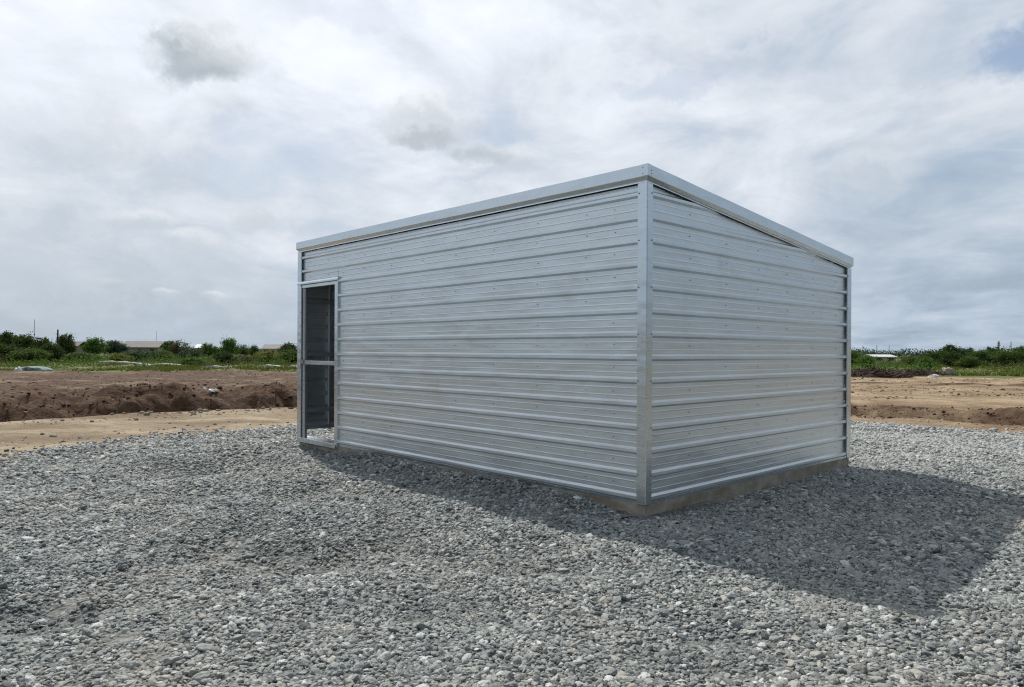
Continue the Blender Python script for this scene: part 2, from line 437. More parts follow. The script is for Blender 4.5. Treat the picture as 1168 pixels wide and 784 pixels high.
def stone_mat():
    m, n, b = mat('crushed_stone')
    p = posn(n)
    t = n.new('ShaderNodeAttribute', attribute_name='tone', attribute_type='INSTANCER').outputs['Fac']
    ramp = n.new('ShaderNodeValToRGB'); n.L.new(t, ramp.inputs[0])
    cr = ramp.color_ramp; cr.elements[0].color = (.065, .07, .07, 1); cr.elements[1].position = 1; cr.elements[1].color = (.60, .595, .56, 1)
    for pos, c in ((.12, (.17, .178, .172, 1)), (.40, (.24, .256, .244, 1)), (.70, (.30, .312, .292, 1)), (.86, (.36, .335, .285, 1)), (.93, (.47, .475, .455, 1))):
        e = cr.elements.new(pos); e.color = c
    d = n.noise(p, 140, 3, .6)
    col = n.mix(n.ss(d, .3, .7), n.v('SCALE', ramp.outputs[0], .70), n.v('SCALE', ramp.outputs[0], .92))
    darker = n.new('ShaderNodeAttribute', attribute_name='dark_patch', attribute_type='INSTANCER').outputs['Fac']
    col = n.mix(n.m('MULTIPLY', darker, .78), col, n.v('MULTIPLY', col, (.42, .44, .46)))
    dust = n.ss(n.noise(p, .8, 5, .6), .48, .72, 0, .42)
    col = n.mix(dust, col, (.34, .315, .27, 1))
    blue = n.ss(n.noise(n.mapv(p, (1, 1, 1), (9, 4, 0)), .55, 4, .6), .42, .68, 0, .45)
    col = n.mix(blue, col, n.v('MULTIPLY', col, (.80, .88, .94)))
    px_ = n.new('ShaderNodeSeparateXYZ'); n.L.new(p, px_.inputs[0])
    pale = n.m('MULTIPLY', n.ss(n.m('ADD', px_.outputs[0], n.m('MULTIPLY', n.noise(p, .5, 4), 3.0)), 3.2, 7.5), n.ss(px_.outputs[1], 6.5, 9.5))
    col = n.mix(n.m('MULTIPLY', pale, .30), col, (.52, .52, .49, 1))
    n.put(b.inputs['Base Color'], col); b.inputs['Roughness'].default_value = .7
    b.inputs['Specular IOR Level'].default_value = .3
    n.put(b.inputs['Normal'], n.bump(d, .35, .004))
    return m
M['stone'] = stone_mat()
def gravel_nodes():
    ng = bpy.data.node_groups.new('loose_gravel', 'GeometryNodeTree')
    ng.interface.new_socket('Geometry', in_out='INPUT', socket_type='NodeSocketGeometry')
    ng.interface.new_socket('Geometry', in_out='OUTPUT', socket_type='NodeSocketGeometry')
    N_ = ng.nodes; L = ng.links
    gi = N_.new('NodeGroupInput'); go = N_.new('NodeGroupOutput')
    g2i = N_.new('GeometryNodeGeometryToInstance')
    for k in range(8):
        ico = N_.new('GeometryNodeMeshIcoSphere'); ico.inputs['Radius'].default_value = 1.0; ico.inputs['Subdivisions'].default_value = 3
        pos = N_.new('GeometryNodeInputPosition')
        off = N_.new('ShaderNodeVectorMath'); off.operation = 'ADD'; off.inputs[1].default_value = (k*7.3, k*3.1, k*5.7)
        L.new(pos.outputs[0], off.inputs[0])
        # faceted knocking: flatten towards voronoi cells
        vo = N_.new('ShaderNodeTexVoronoi'); vo.inputs['Scale'].default_value = 1.15 + .12*(k % 3); L.new(off.outputs[0], vo.inputs['Vector'])
        no = N_.new('ShaderNodeTexNoise'); no.inputs['Scale'].default_value = 1.1; no.inputs['Detail'].default_value = 2; L.new(off.outputs[0], no.inputs['Vector'])
        a = N_.new('ShaderNodeMath'); a.operation = 'MULTIPLY'; a.inputs[1].default_value = -.50; L.new(vo.outputs['Distance'], a.inputs[0])
        c = N_.new('ShaderNodeMath'); c.operation = 'MULTIPLY_ADD'; c.inputs[1].default_value = .7; L.new(no.outputs['Fac'], c.inputs[0]); L.new(a.outputs[0], c.inputs[2])
        e = N_.new('ShaderNodeMath'); e.operation = 'ADD'; e.inputs[1].default_value = 1.0; L.new(c.outputs[0], e.inputs[0])
        sc = N_.new('ShaderNodeVectorMath'); sc.operation = 'SCALE'; L.new(pos.outputs[0], sc.inputs[0]); L.new(e.outputs[0], sc.inputs[3])
        sp = N_.new('GeometryNodeSetPosition'); L.new(ico.outputs['Mesh'], sp.inputs['Geometry']); L.new(sc.outputs[0], sp.inputs['Position'])
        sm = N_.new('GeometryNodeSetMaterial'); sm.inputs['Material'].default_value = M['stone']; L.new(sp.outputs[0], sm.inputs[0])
        L.new(sm.outputs[0], g2i.inputs[0])
    iop = N_.new('GeometryNodeInstanceOnPoints'); iop.inputs['Pick Instance'].default_value = True
    def na(name, t):
        x = N_.new('GeometryNodeInputNamedAttribute'); x.data_type = t; x.inputs['Name'].default_value = name; return x.outputs[0]
    L.new(gi.outputs[0], iop.inputs['Points']); L.new(g2i.outputs[0], iop.inputs['Instance'])
    L.new(na('pick', 'INT'), iop.inputs['Instance Index'])
    e2r = N_.new('FunctionNodeEulerToRotation'); L.new(na('turn', 'FLOAT_VECTOR'), e2r.inputs[0])
    L.new(e2r.outputs[0], iop.inputs['Rotation']); L.new(na('size', 'FLOAT_VECTOR'), iop.inputs['Scale'])
    L.new(iop.outputs[0], go.inputs[0])
    return ng
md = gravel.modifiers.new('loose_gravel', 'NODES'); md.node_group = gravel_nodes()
tag(gravel, 'loose grey crushed stone spread round the metal shed', 'gravel', kind='stuff')
print('stones', N)

# ------------------------------------------------------------------ the shed (local x = along the gable side, y = along the door wall)
shed = empty('metal_shed', (C0[0], C0[1], 0), PI/2 - YAW)
tag(shed, 'grey galvanised ribbed metal shed with sloping roof and open doorway', 'shed')
PITCH, Z0R = .1925, .148
def roof_z(x): return Z_TOP - DROP*x/DEP
def profile(z0, z1):
    """(z, outward) polyline of a ribbed sheet between z0 and z1."""
    pts = [(z0, 0.0)]
    k = -1
    while Z0R + k*PITCH < z1 + .2:
        zc = Z0R + k*PITCH
        for dz, o in ((-.029, 0), (-.012, .024), (.012, .024), (.029, 0)): pts.append((zc+dz, o))
        for fr in (1/3, 2/3):
            zm = zc + PITCH*fr
            for dz, o in ((-.0065, 0), (-.002, .0010), (.002, .0010), (.0065, 0)): pts.append((zm+dz, o))
        k += 1
    pts = [p for p in pts if z0 <= p[0] <= z1]
    return [(z0, 0.0)] + pts[1:] + [(z1, 0.0)] if pts and pts[0][0] == z0 else [(z0, 0.0)] + pts + [(z1, 0.0)]
def panel_bm(bm, place, s0, s1, z0, z1, cut=None):
    """place(s, z, o) -> local point; ribbed sheet from s0 to s1 with a slightly wavy hang."""
    prof = profile(z0, z1)
    ns = max(2, int((s1-s0)/.35))
    rows = []
    sd = random.random()*50
    for a in range(ns+1):
        s_ = s0 + (s1-s0)*a/ns
        col = []
        for z, o in prof:
            wav = .0016*float(vn(s_*1.7+sd, z*5.5, 3))
            col.append(bm.verts.new(place(s_, z + .0015*float(vn(s_*1.1, round(z/PITCH)*3.7, 6)), o + wav)))
        rows.append(col)
    for a in range(ns):
        for c in range(len(prof)-1):
            bm.faces.new((rows[a][c], rows[a+1][c], rows[a+1][c+1], rows[a][c+1]))
    if cut:
        bmesh.ops.bisect_plane(bm, geom=bm.verts[:]+bm.edges[:]+bm.faces[:], plane_co=cut[0], plane_no=cut[1], clear_outer=True)
def screws(bm, place, cols, zlist, ok=lambda s, z: True, r=.0046):
    for s_ in cols:
        for z in zlist:
            ss_ = s_ + random.uniform(-.008, .008); zz = z + random.uniform(-.006, .006)
            if not ok(ss_, zz): continue
            ring = []; top = []
            for k in range(6):
                c, t = math.cos(k*PI/3), math.sin(k*PI/3)
                ring.append(bm.verts.new(place(ss_+c*r, zz+t*r, .0015))); top.append(bm.verts.new(place(ss_+c*r*.8, zz+t*r*.8, .0075)))
            for k in range(6): bm.faces.new((ring[k], ring[(k+1) % 6], top[(k+1) % 6], top[k])).material_index = 1
            bm.faces.new(top).material_index = 1
front = lambda s_, z, o: (-o, s_, z)
side = lambda s_, z, o: (s_, -o, z)
endw = lambda s_, z, o: (s_, LEN+o, z)
back = lambda s_, z, o: (DEP+o, s_, z)
ZT_F = 2.80
zs_scr = [Z0R + PITCH*(k+.53) for k in range(14)]
slope_cut = lambda dz: (Vector((0, 0, Z_TOP+dz)), Vector((DROP/DEP, 0, 1)))
bm = bmesh.new()
panel_bm(bm, front, .012, 4.935, Z_BASE+.004, 2.7275)
screws(bm, front, [.33, .64, 1.25, 1.86, 2.47, 3.08, 3.69, 4.30, 4.80], zs_scr, lambda s_, z: random.random() < .8)
obj('wall_panel', bm, [M['panel'], M['screw']], shed)
bm = bmesh.new()
panel_bm(bm, front, 4.935, LEN-.012, 2.262, 2.7275)
screws(bm, front, [5.2, 5.7], zs_scr[11:13])
obj('wall_panel', bm, [M['panel'], M['screw']], shed)
bm = bmesh.new()
panel_bm(bm, side, .012, DEP-.012, Z_BASE+.004, 2.85, slope_cut(-.1435))
screws(bm, side, [.64, 1.25, 1.86, 2.47, 3.08, 3.69], zs_scr, lambda s_, z: z < roof_z(s_)-.2 and random.random() < .85)
obj('wall_panel', bm, [M['panel'], M['screw']], shed)
bm = bmesh.new(); panel_bm(bm, endw, .012, DEP-.012, .215, 2.85, slope_cut(-.1435)); obj('wall_panel', bm, M['panel'], shed)
bm = bmesh.new(); panel_bm(bm, back, .012, LEN-.012, Z_BASE+.004, 2.08); obj('wall_panel', bm, M['panel'], shed)  # stops short of the roof: unseen gap added to let light inside

# roof sheet with ribs running down the slope
bm = bmesh.new()
prof = [(y, o) for y, o in profile(.0, LEN)]
a_ = [bm.verts.new((-.02, y, roof_z(-.02)-.028+o)) for y, o in prof]; b_ = [bm.verts.new((DEP+.02, y, roof_z(DEP+.02)-.028+o)) for y, o in prof]
for k in range(len(prof)-1): bm.faces.new((a_[k], b_[k], b_[k+1], a_[k+1]))
obj('roof', bm, M['panel'], shed)

# fascia: four mitred lengths of folded trim
FP = [(-.14, .0), (.0455, .0), (.0455, -.094), (.044, -.098), (.014, -.128), (.014, -.130), (.031, -.1375), (.032, -.1405), (.0305, -.1415), (.029, -.134)]
def corner(k, o):
    return [(-o, -o), (DEP+o, -o), (DEP+o, LEN+o), (-o, LEN+o)][k % 4]
for k in range(4):
    bm = bmesh.new(); n_ = 10; rows = []
    for t in range(n_+1):
        row = []
        for o, dz in FP:
            p = corner(k, o); q_ = corner(k+1, o); w = t/n_
            x = p[0]*(1-w)+q_[0]*w; y = p[1]*(1-w)+q_[1]*w
            wv = .0022*math.sin(w*23+k) if 0 < t < n_ else 0
            row.append(bm.verts.new((x, y, roof_z(x)+dz+wv*.6)))
        rows.append(row)
    for t in range(n_):
        for c in range(len(FP)-1): bm.faces.new((rows[t][c], rows[t][c+1], rows[t+1][c+1], rows[t+1][c]))
    obj('fascia', bm, M['trim'], shed)
# corner strap over the mitre, with rivets
bm = bmesh.new()
o = .0478
for (x0, y0, x1, y1) in ((-o, -o, -o, .016), (-o, -o, .012, -o)):
    v = [bm.verts.new((x0, y0, roof_z(x0)+.001)), bm.verts.new((x1, y1, roof_z(x1)+.001)), bm.verts.new((x1, y1, roof_z(x1)-.093)), bm.verts.new((x0, y0, roof_z(x0)-.093))]
    bm.faces.new(v)
for y, dz in ((.004, -.02), (.004, -.07)): tube(bm, (-o+.001, y, Z_TOP+dz), (-o-.004, y, Z_TOP+dz), .005, .004, 6, 1)
for x, dz in ((.002, -.045), (.004, -.07)): tube(bm, (x, -o+.001, Z_TOP+dz), (x, -o-.004, Z_TOP+dz), .005, .004, 6, 1)
obj('corner_strap', bm, [M['trim'], M['screw']], shed)

# corner trims: folded angles lying over the ribs
def corner_trim(cx, cy, sx, sy, w1, w2, z0, z1f, name='corner_trim'):
    """angle at (cx,cy); sx, sy = outward signs; flange w1 runs inward along x, w2 along y."""
    o = .0305; t = .0016
    path = []
    hem = .010
    path += [(cx - sx*(w1), cy + sy*(o-hem)), (cx - sx*w1, cy + sy*o)]
    R_ = .007
    path += [(cx + sx*(o-R_), cy + sy*o), (cx + sx*(o-.002), cy + sy*(o-.002)), (cx + sx*o, cy + sy*(o-R_))]
    path += [(cx + sx*o, cy - sy*w2), (cx + sx*(o-hem), cy - sy*w2)]
    bm = bmesh.new(); nz = 12
    rows = []
    for a in range(nz+1):
        row = []
        for (x, y) in path:
            z1 = z1f(x); z = z0 + (z1-z0)*a/nz
            row.append(bm.verts.new((x, y, z)))
        rows.append(row)
    for a in range(nz):
        for c in range(len(path)-1):
            f = (rows[a][c], rows[a][c+1], rows[a+1][c+1], rows[a+1][c])
            bm.faces.new(f if sx*sy < 0 else f[::-1])
    # screws every second rib
    k = 1
    while Z0R + k*PITCH < z1f(cx) - .05:
        z = Z0R + k*PITCH + .0
        for (p, dvec) in (((cx - sx*(w1-.012), cy + sy*(o-.001), z), (0, sy*.006, 0)), ((cx + sx*(o-.001), cy - sy*(w2-.012), z), (sx*.006, 0, 0))):
            tube(bm, p, (p[0]+dvec[0], p[1]+dvec[1], p[2]), .0075, .006, 6, 1)
        k += 2
    obj(name, bm, [M['trim'], M['screw']], shed)
corner_trim(0, 0, -1, -1, .047, .064, Z_BASE-.004, lambda x: roof_z(x)-.1425)
corner_trim(DEP, 0, 1, -1, .085, .085, Z_BASE-.004, lambda x: roof_z(x)-.1425)
corner_trim(DEP, LEN, 1, 1, .085, .085, .10, lambda x: roof_z(x)-.1425)
corner_trim(0, LEN, -1, 1, .085, .085, .055, lambda x: roof_z(x)-.1425)
# base trim along the two seen walls
bm = bmesh.new(); box(bm, -.006, .0, .07, 4.93, Z_BASE-.012, Z_BASE+.012); obj('base_trim', bm, M['trim'], shed)
bm = bmesh.new(); box(bm, .07, DEP-.07, -.006, .0, Z_BASE-.012, Z_BASE+.012); obj('base_trim', bm, M['trim'], shed)

# concrete kerb under the walls
def kerb(x0, x1, y0, y1, z1, nseg=14):
    bm = bmesh.new(); box(bm, x0, x1, y0, y1, -.35, z1)
    bmesh.ops.subdivide_edges(bm, edges=bm.edges[:], cuts=9, use_grid_fill=True)
    for v in bm.verts:
        n_ = float(vn(v.co.x*9, v.co.y*9+v.co.z*13, 12))
        v.co.z += .004*n_*(v.co.z > 0); v.co.x += .004*n_; v.co.y += .004*n_
    obj('foundation', bm, M['concrete'], shed)
kerb(-.012, .15, -.012, LEN-.02, .094)
kerb(.151, DEP-.151, -.014, .14, .094)
kerb(DEP-.15, DEP+.012, -.012, LEN-.02, .094)

# steel frame inside
def member(x0, x1, y0, y1, z0, z1, name):
    bm = bmesh.new(); box(bm, x0, x1, y0, y1, z0, z1)
    bmesh.ops.bevel(bm, geom=bm.edges[:], offset=.004, segments=1, affect='EDGES')
    obj(name, bm, M['steel'], shed)
for (x, y) in ((.012, .012), (DEP-.072, .012), (DEP-.072, LEN-.072)):
    member(x, x+.06, y, y+.06, Z_BASE, roof_z(x+.06)-.16, 'post')
member(.004, .064, LEN-.066, LEN-.006, .058, roof_z(.064)-.16, 'post')
for x in (.43, 2.0): member(x, x+.045, LEN-.05, LEN-.005, .20, roof_z(x+.05)-.13, 'stud')
for x in (1.3, 2.7): member(x, x+.045, .005, .05, Z_BASE, roof_z(x+.05)-.13, 'stud')
for y in (1.2, 2.4, 3.6): member(.005, .05, y, y+.045, Z_BASE, 2.70, 'stud'); member(DEP-.05, DEP-.005, y, y+.045, Z_BASE, 2.32, 'stud')
for z in (2.02, 1.27, .47, .225):
    member(.07, DEP-.08, LEN-.10, LEN-.052, z, z+.05, 'girt')
for z in (.5, 1.27, 2.02):
    member(DEP-.10, DEP-.052, .08, LEN-.11, z, z+.05, 'girt'); member(.08, DEP-.11, .052, .10, z, z+.05, 'girt'); member(.052, .10, .08, 4.86, z, z+.05, 'girt')
for y in (1.2, 2.4, 3.6, 4.8):
    bm = bmesh.new(); vs = box(bm, .02, DEP-.02, y, y+.05, 0, .09)
    for v in vs: v.co.z += roof_z(v.co.x) - .15
    obj('rafter', bm, M['steel'], shed)

# doorway frame
door = empty('door_frame', (0, 0, 0)); door.parent = shed
def dpart(name, boxes, m, bevel=.003, extra=None):
    bm = bmesh.new()
    for b_ in boxes: box(bm, *b_)
    if bevel: bmesh.ops.bevel(bm, geom=bm.edges[:], offset=bevel, segments=1, affect='EDGES')
    if extra: extra(bm)
    return obj(name, bm, m, door)
dpart('jamb', [(-.026, .060, 4.905, 4.985, .060, 2.262)], M['trim'])
dpart('jamb', [(-.010, .002, 5.855, 5.905, .062, 2.222), (.004, .050, 5.868, 5.922, .062, 2.222), (-.004, .003, 5.839, 5.852, .062, 2.222)], M['steel'], .0025)
dpart('header', [(-.022, .050, 4.988, 5.905, 2.222, 2.264)], M['trim'])
def cap(bm):
    pr = [(.0, 2.318), (-.030, 2.312), (-.040, 2.292), (-.040, 2.274), (-.036, 2.273)]
    a = [bm.verts.new((x, 4.89, z)) for x, z in pr]; b = [bm.verts.new((x, LEN+.022, z)) for x, z in pr]
    for k in range(len(pr)-1): bm.faces.new((a[k], b[k], b[k+1], a[k+1]))
    for y in (4.89, LEN+.022):
        bm.faces.new([bm.verts.new((x, y, z)) for x, z in pr] + [bm.verts.new((.0, y, 2.271))])
dpart('drip_cap', [], M['trim'], 0, cap)
dpart('mid_rail', [(-.018, .030, 4.988, 5.836, 1.150, 1.205)], M['trim'])
dpart('latch', [(-.050, -.019, 5.842, 5.900, 1.155, 1.215), (-.062, -.051, 5.862, 5.880, 1.10, 1.24)], M['steel'], .003)
dpart('sill', [(-.035, .14, 4.93, LEN-.02, .096, .118), (-.038, -.0355, 4.93, LEN-.02, .058, .1175)], M['trim'], .0012)

# ------------------------------------------------------------------ plants
def crown_mesh(name, w, h, nclump, per, lsize, base=.1, seed=1, top=1.0, gap=.0):
    r = np.random.default_rng(seed)
    C = []
    while len(C) < nclump:
        p = r.uniform(-1, 1, 3)
        d = np.linalg.norm(p)
        if d > 1 or d < .15: continue
        if p[2] < -.9: continue
        C.append(p*(.80 + .16*r.random()))
    C = np.array(C)
    # lopsided crown: squeeze and shift by direction
    ph = r.uniform(0, 2*PI, 4); an = np.arctan2(C[:, 1], C[:, 0])
    k_ = 1 + .22*np.sin(2*an+ph[0]) + .18*np.sin(3*an+ph[1]+2*C[:, 2]) + .15*np.sin(5*C[:, 2]+ph[2])
    C[:, :2] *= k_[:, None]
    C[:, 2] = C[:, 2]*(1 - .22*(1+np.sin(an+ph[3]))*.5*np.hypot(C[:, 0], C[:, 1]))
    cr = r.uniform(.14, .36, nclump)
    pts = np.repeat(C, per, 0) + r.normal(0, 1, (nclump*per, 3))*np.repeat(cr, per)[:, None]*.55
    n = len(pts)
    zz = base*h + (pts[:, 2]*.5+.5)*(h*(1-base))
    P = np.stack([pts[:, 0]*w/2, pts[:, 1]*w/2, np.maximum(zz, .03)], 1)
    a = r.normal(size=(n, 3)); a /= np.linalg.norm(a, axis=1)[:, None]
    b = np.cross(a, r.normal(size=(n, 3))); b /= np.linalg.norm(b, axis=1)[:, None]
    L_ = lsize*r.uniform(.6, 1.5, n)[:, None]; W_ = L_*.5
    V = np.stack([P - a*L_*.5, P + b*W_*.5, P + a*L_*.5, P - b*W_*.5], 1).reshape(-1, 3)
    Fc = np.arange(n*4).reshape(n, 4)
    return mesh_np(name, V, Fc)
def trunk_mesh(name, h, r0, nlimb, w, seed):
    r = random.Random(seed); bm = bmesh.new()
    p = Vector((0, 0, -.1)); q_ = p
    for k in range(4):
        q_ = p + Vector((r.uniform(-.06, .06)*h*.3, r.uniform(-.06, .06)*h*.3, h*.20+.03))
        tube(bm, p, q_, r0*(1-.2*k), r0*(1-.2*(k+1)), 7); p = q_
    for k in range(nlimb):
        a = r.uniform(0, 2*PI); z = h*r.uniform(.1, .6)
        tube(bm, (0, 0, z), (math.cos(a)*w*.36, math.sin(a)*w*.36, z + h*r.uniform(.15, .35)), r0*.5, r0*.12, 6)
    me = bpy.data.meshes.new(name); bm.to_mesh(me); bm.free(); return me
PROTO = {}
def proto(key, *a, **k):
    if key not in PROTO:
        PROTO[key] = (crown_mesh('crown', 1, 1, *a, **k), trunk_mesh('trunk', 1, .035, 7, 1, len(PROTO)+3))
    return PROTO[key]
for s_ in range(3): proto('bush%d' % s_, 120, 55, .060, base=.02, seed=20+s_)
for s_ in range(3): proto('tree%d' % s_, 110, 52, .060, base=.10, seed=30+s_)
for s_ in range(2): proto('loose%d' % s_, 75, 40, .062, base=.03, seed=40+s_)
def plant(px, d, top, wpx, key, leafm, name, label, cat, group, base=None):
    x = lat(px, d); z0 = float(height(x, d)); h = (hgt(px, top, d) - z0)*1.04; w = 1.10*wpx*d/F
    cm, tm = PROTO[key]
    cm = cm.copy(); cm.materials.clear(); cm.materials.append(M[leafm])
    t = empty(name, (x, d, z0), random.uniform(0, 2*PI))
    # real size goes into the meshes so the root keeps unit scale
    for src, nm, mt in ((cm, 'crown', None), (tm.copy(), 'trunk', M['bark'])):
        src.transform(Matrix.Diagonal((w, w*.95, h, 1)))
        if mt: src.materials.clear(); src.materials.append(mt)
        o = link(nm, src, None, t)
    tag(t, label, cat, group)
    return t
GL, GR = 'trees and shrubs left of the shed', 'trees and shrubs right of the shed'
plants = [
 (-14, 74, 379, 34, 'tree0', 'leaf_dark', 'tree', 'dark tree at the far left edge of the dense tree line', 'tree', GL),
 (8, 76, 379, 32, 'tree1', 'leaf_dark', 'tree', 'tallest dark tree of the dense clump at the far left', 'tree', GL),
 (27, 73, 382, 28, 'tree2', 'leaf_dark', 'tree', 'dark tree just left of the tall thin mast', 'tree', GL),
 (46, 76, 384.5, 28, 'tree0', 'leaf_dark', 'tree', 'dark tree between the thin mast and the wooden post', 'tree', GL),
 (75, 80, 381.5, 23, 'tree1', 'leaf_dark', 'tree', 'round topped dark tree just right of the wooden post', 'tree', GL),
 (58, 68, 392, 26, 'bush0', 'leaf_dark', 'shrub', 'dark shrub at the foot of the wooden post', 'shrub', GL),
 (10, 66, 393, 40, 'bush1', 'leaf_dark', 'shrub', 'wide dark shrub in front of the tallest dark trees', 'shrub', GL),
 (36, 64, 398, 32, 'bush2', 'leaf_mid', 'shrub', 'low shrub before the dark clump, under the thin mast', 'shrub', GL),
 (107, 112, 385.5, 21, 'tree2', 'leaf_bright', 'tree', 'light green tree left of the long grey roof', 'tree', GL),
 (131, 118, 388, 24, 'tree0', 'leaf_blue', 'tree', 'blue green tree touching the left end of the long grey roof', 'tree', GL),
 (90, 70, 403, 36, 'bush0', 'leaf_mid', 'shrub', 'mid green shrub right of the wooden post in the grass', 'shrub', GL),
 (136, 63, 403, 26, 'bush1', 'leaf_yellow', 'shrub', 'yellow green flowering shrub above the white pipe', 'shrub', GL),
 (158, 78, 400, 34, 'bush2', 'leaf_blue', 'shrub', 'grey green shrub right of the yellow one', 'shrub', GL),
 (184, 84, 400, 28, 'bush0', 'leaf_mid', 'shrub', 'mid green shrub below the right end of the grey roof', 'shrub', GL),
 (205, 88, 389.5, 22, 'loose0', 'leaf_rust', 'shrub', 'tall brownish straggly shrub left of the lone round tree', 'shrub', GL),
 (193, 100, 389, 18, 'tree1', 'leaf_mid', 'tree', 'slim green tree behind the brownish straggly shrub', 'tree', GL),
 (219, 80, 397, 26, 'loose1', 'leaf_blue', 'shrub', 'grey green loose shrub right of the brownish one', 'shrub', GL),
 (238, 108, 392, 22, 'bush1', 'leaf_mid', 'tree', 'low green tree just left of the lone round tree', 'tree', GL),
 (261, 92, 386, 18, 'tree2', 'leaf_bright', 'tree', 'lone bright green round tree rising above the skyline', 'tree', GL),
 (256, 64, 401.5, 21, 'bush2', 'leaf_dark', 'shrub', 'round dark green bush below the lone round tree', 'shrub', GL),
 (277, 104, 393.5, 17, 'loose0', 'leaf_mid', 'shrub', 'small shrub right of the lone round tree', 'shrub', GL),
 (290, 112, 394.5, 12, 'bush0', 'leaf_dark', 'tree', 'small dark tree left of the pale house roof', 'tree', GL),
 (306, 70, 399.5, 32, 'loose1', 'leaf_yellow', 'shrub', 'olive green shrub right of the board pile', 'shrub', GL),
 (329, 84, 391.5, 22, 'bush1', 'leaf_dark', 'tree', 'dark tree next to the shed at the right end of the pale house', 'tree', GL),
 (333, 66, 400, 28, 'bush2', 'leaf_mid', 'shrub', 'mid green shrub touching the left edge of the shed', 'shrub', GL),
 (220, 60, 408, 30, 'bush0', 'leaf_bright', 'shrub', 'low bright green weed clump left of the round dark bush', 'shrub', GL),
 (972, 72, 400, 24, 'bush1', 'leaf_mid', 'shrub', 'green bush touching the right edge of the shed', 'shrub', GR),
 (989, 68, 405.5, 18, 'bush2', 'leaf_bright', 'shrub', 'low bright bush left of the long white roof', 'shrub', GR),
 (1057, 60, 408, 18, 'bush0', 'leaf_bright', 'shrub', 'small light green bush before the big dark trees', 'shrub', GR),
 (1040, 74, 406, 22, 'loose1', 'leaf_mid', 'shrub', 'loose green shrub right of the long white roof', 'shrub', GR),
 (1066, 78, 400, 26, 'tree0', 'leaf_dark', 'tree', 'dark tree left of the tallest tree on the right', 'tree', GR),
 (1084, 80, 393.5, 24, 'tree1', 'leaf_dark', 'tree', 'tallest dark tree of the right hand clump', 'tree', GR),
 (1087, 70, 402, 26, 'bush0', 'leaf_dark', 'shrub', 'dark bush in front of the tallest right hand tree', 'shrub', GR),
 (1103, 112, 397, 20, 'bush1', 'leaf_blue', 'tree', 'far blue green tree between the two right hand clumps', 'tree', GR),
 (1117, 76, 399.5, 27, 'tree2', 'leaf_mid', 'tree', 'mid green tree left of the thick pole', 'tree', GR),
 (1133, 80, 395, 22, 'tree0', 'leaf_dark', 'tree', 'dark tree at the foot of the thick pole', 'tree', GR),
 (1149, 74, 399, 26, 'bush2', 'leaf_mid', 'shrub', 'mid green bush below the thin right hand pole', 'shrub', GR),
 (1164, 78, 395.5, 24, 'tree1', 'leaf_mid', 'tree', 'mid green tree at the right edge of the picture', 'tree', GR),
 (1182, 74, 397, 30, 'bush1', 'leaf_dark', 'shrub', 'dark bush cut by the right edge of the picture', 'shrub', GR),
 (1104, 66, 407, 24, 'bush0', 'leaf_mid', 'shrub', 'low green bush between the two right hand clumps', 'shrub', GR),
]
for a in plants: plant(*a)

# far wood: reads as one mass
def leaf_cloud(P, ls, r):
    n = len(P)
    a = r.normal(size=(n, 3)); a /= np.linalg.norm(a, axis=1)[:, None]
    b = np.cross(a, r.normal(size=(n, 3))); b /= np.linalg.norm(b, axis=1)[:, None]
    L_ = ls*r.uniform(.6, 1.5, n)[:, None]
    V = np.stack([P - a*L_*.5, P + b*L_*.3, P + a*L_*.5, P - b*L_*.3], 1).reshape(-1, 3)
    return V, np.arange(n*4).reshape(n, 4)
r = np.random.default_rng(5)
cx = np.arange(-210, 215, 1.5)
P = []
for x in cx:
    hh = 1.75 + .55*float(fbm(x*.06, 0, 17, 3)) + .7*max(0, float(vn(x*.21, 3, 19)))
    d = 185 + 14*float(vn(x*.04, 9, 23))
    k = 210
    q_ = r.normal(0, 1, (k, 3))*np.array([1.2, 1.8, hh*.26]) + np.array([x, d, hh*.50])
    q_[:, 2] = np.clip(q_[:, 2], .05, hh*1.02)
    P.append(q_)
for ang in np.arange(100, 441, 1.6):                      # and on round behind the photographer
    if 48 < (ang % 360) < 132: continue
    a = math.radians(ang); dd = 62 + 14*float(vn(ang*.05, 2, 29)); hh = 3.0 + .9*float(vn(ang*.3, 5, 31))
    q_ = r.normal(0, 1, (80, 3))*np.array([1.1, 1.1, hh*.30]) + np.array([dd*math.cos(a), dd*math.sin(a), hh*.45])
    q_[:, 2] = np.clip(q_[:, 2], .05, hh*1.1)
    P.append(q_)
Vf, Ff = leaf_cloud(np.concatenate(P), .38, r)
fw = link('far_wood', mesh_np('far_wood', Vf, Ff), M['leaf_blue'])
tag(fw, 'low dark far off wood along the whole horizon', 'wood', kind='stuff')

# rank grass and weeds over the field
r = np.random.default_rng(6)
n = 60000
d = 43 + 62*r.random(n)**1.5
x = r.uniform(-1, 1, n)*(.78*d + 4)
gy0 = np.where(x < 0, 44 + 3*vn(x*.12, 0*x, 9), 43 + 3*vn(x*.15, 0*x, 10))
k = (d > gy0 + r.normal(0, 1.2, n)) & (fbm(x*.35, d*.2, 33, 3) > -.45 + .25*r.random(n))
x, d = x[k], d[k]; n = len(x)
z = height(x, d)
hh = (.05 + .26*np.clip(fbm(x*.25, d*.25, 37, 3)+.15, 0, 1))*r.uniform(.5, 1.4, n)
ang = r.uniform(0, 2*PI, n); w_ = r.uniform(.05, .13, n)
lean = r.normal(0, .12, (n, 2))
A_ = np.stack([x - np.cos(ang)*w_, d - np.sin(ang)*w_, z-.02], 1); B_ = np.stack([x + np.cos(ang)*w_, d + np.sin(ang)*w_, z-.02], 1)
T_ = np.stack([x + lean[:, 0], d + lean[:, 1], z + hh], 1)
Vg = np.stack([A_, B_, T_], 1).reshape(-1, 3)
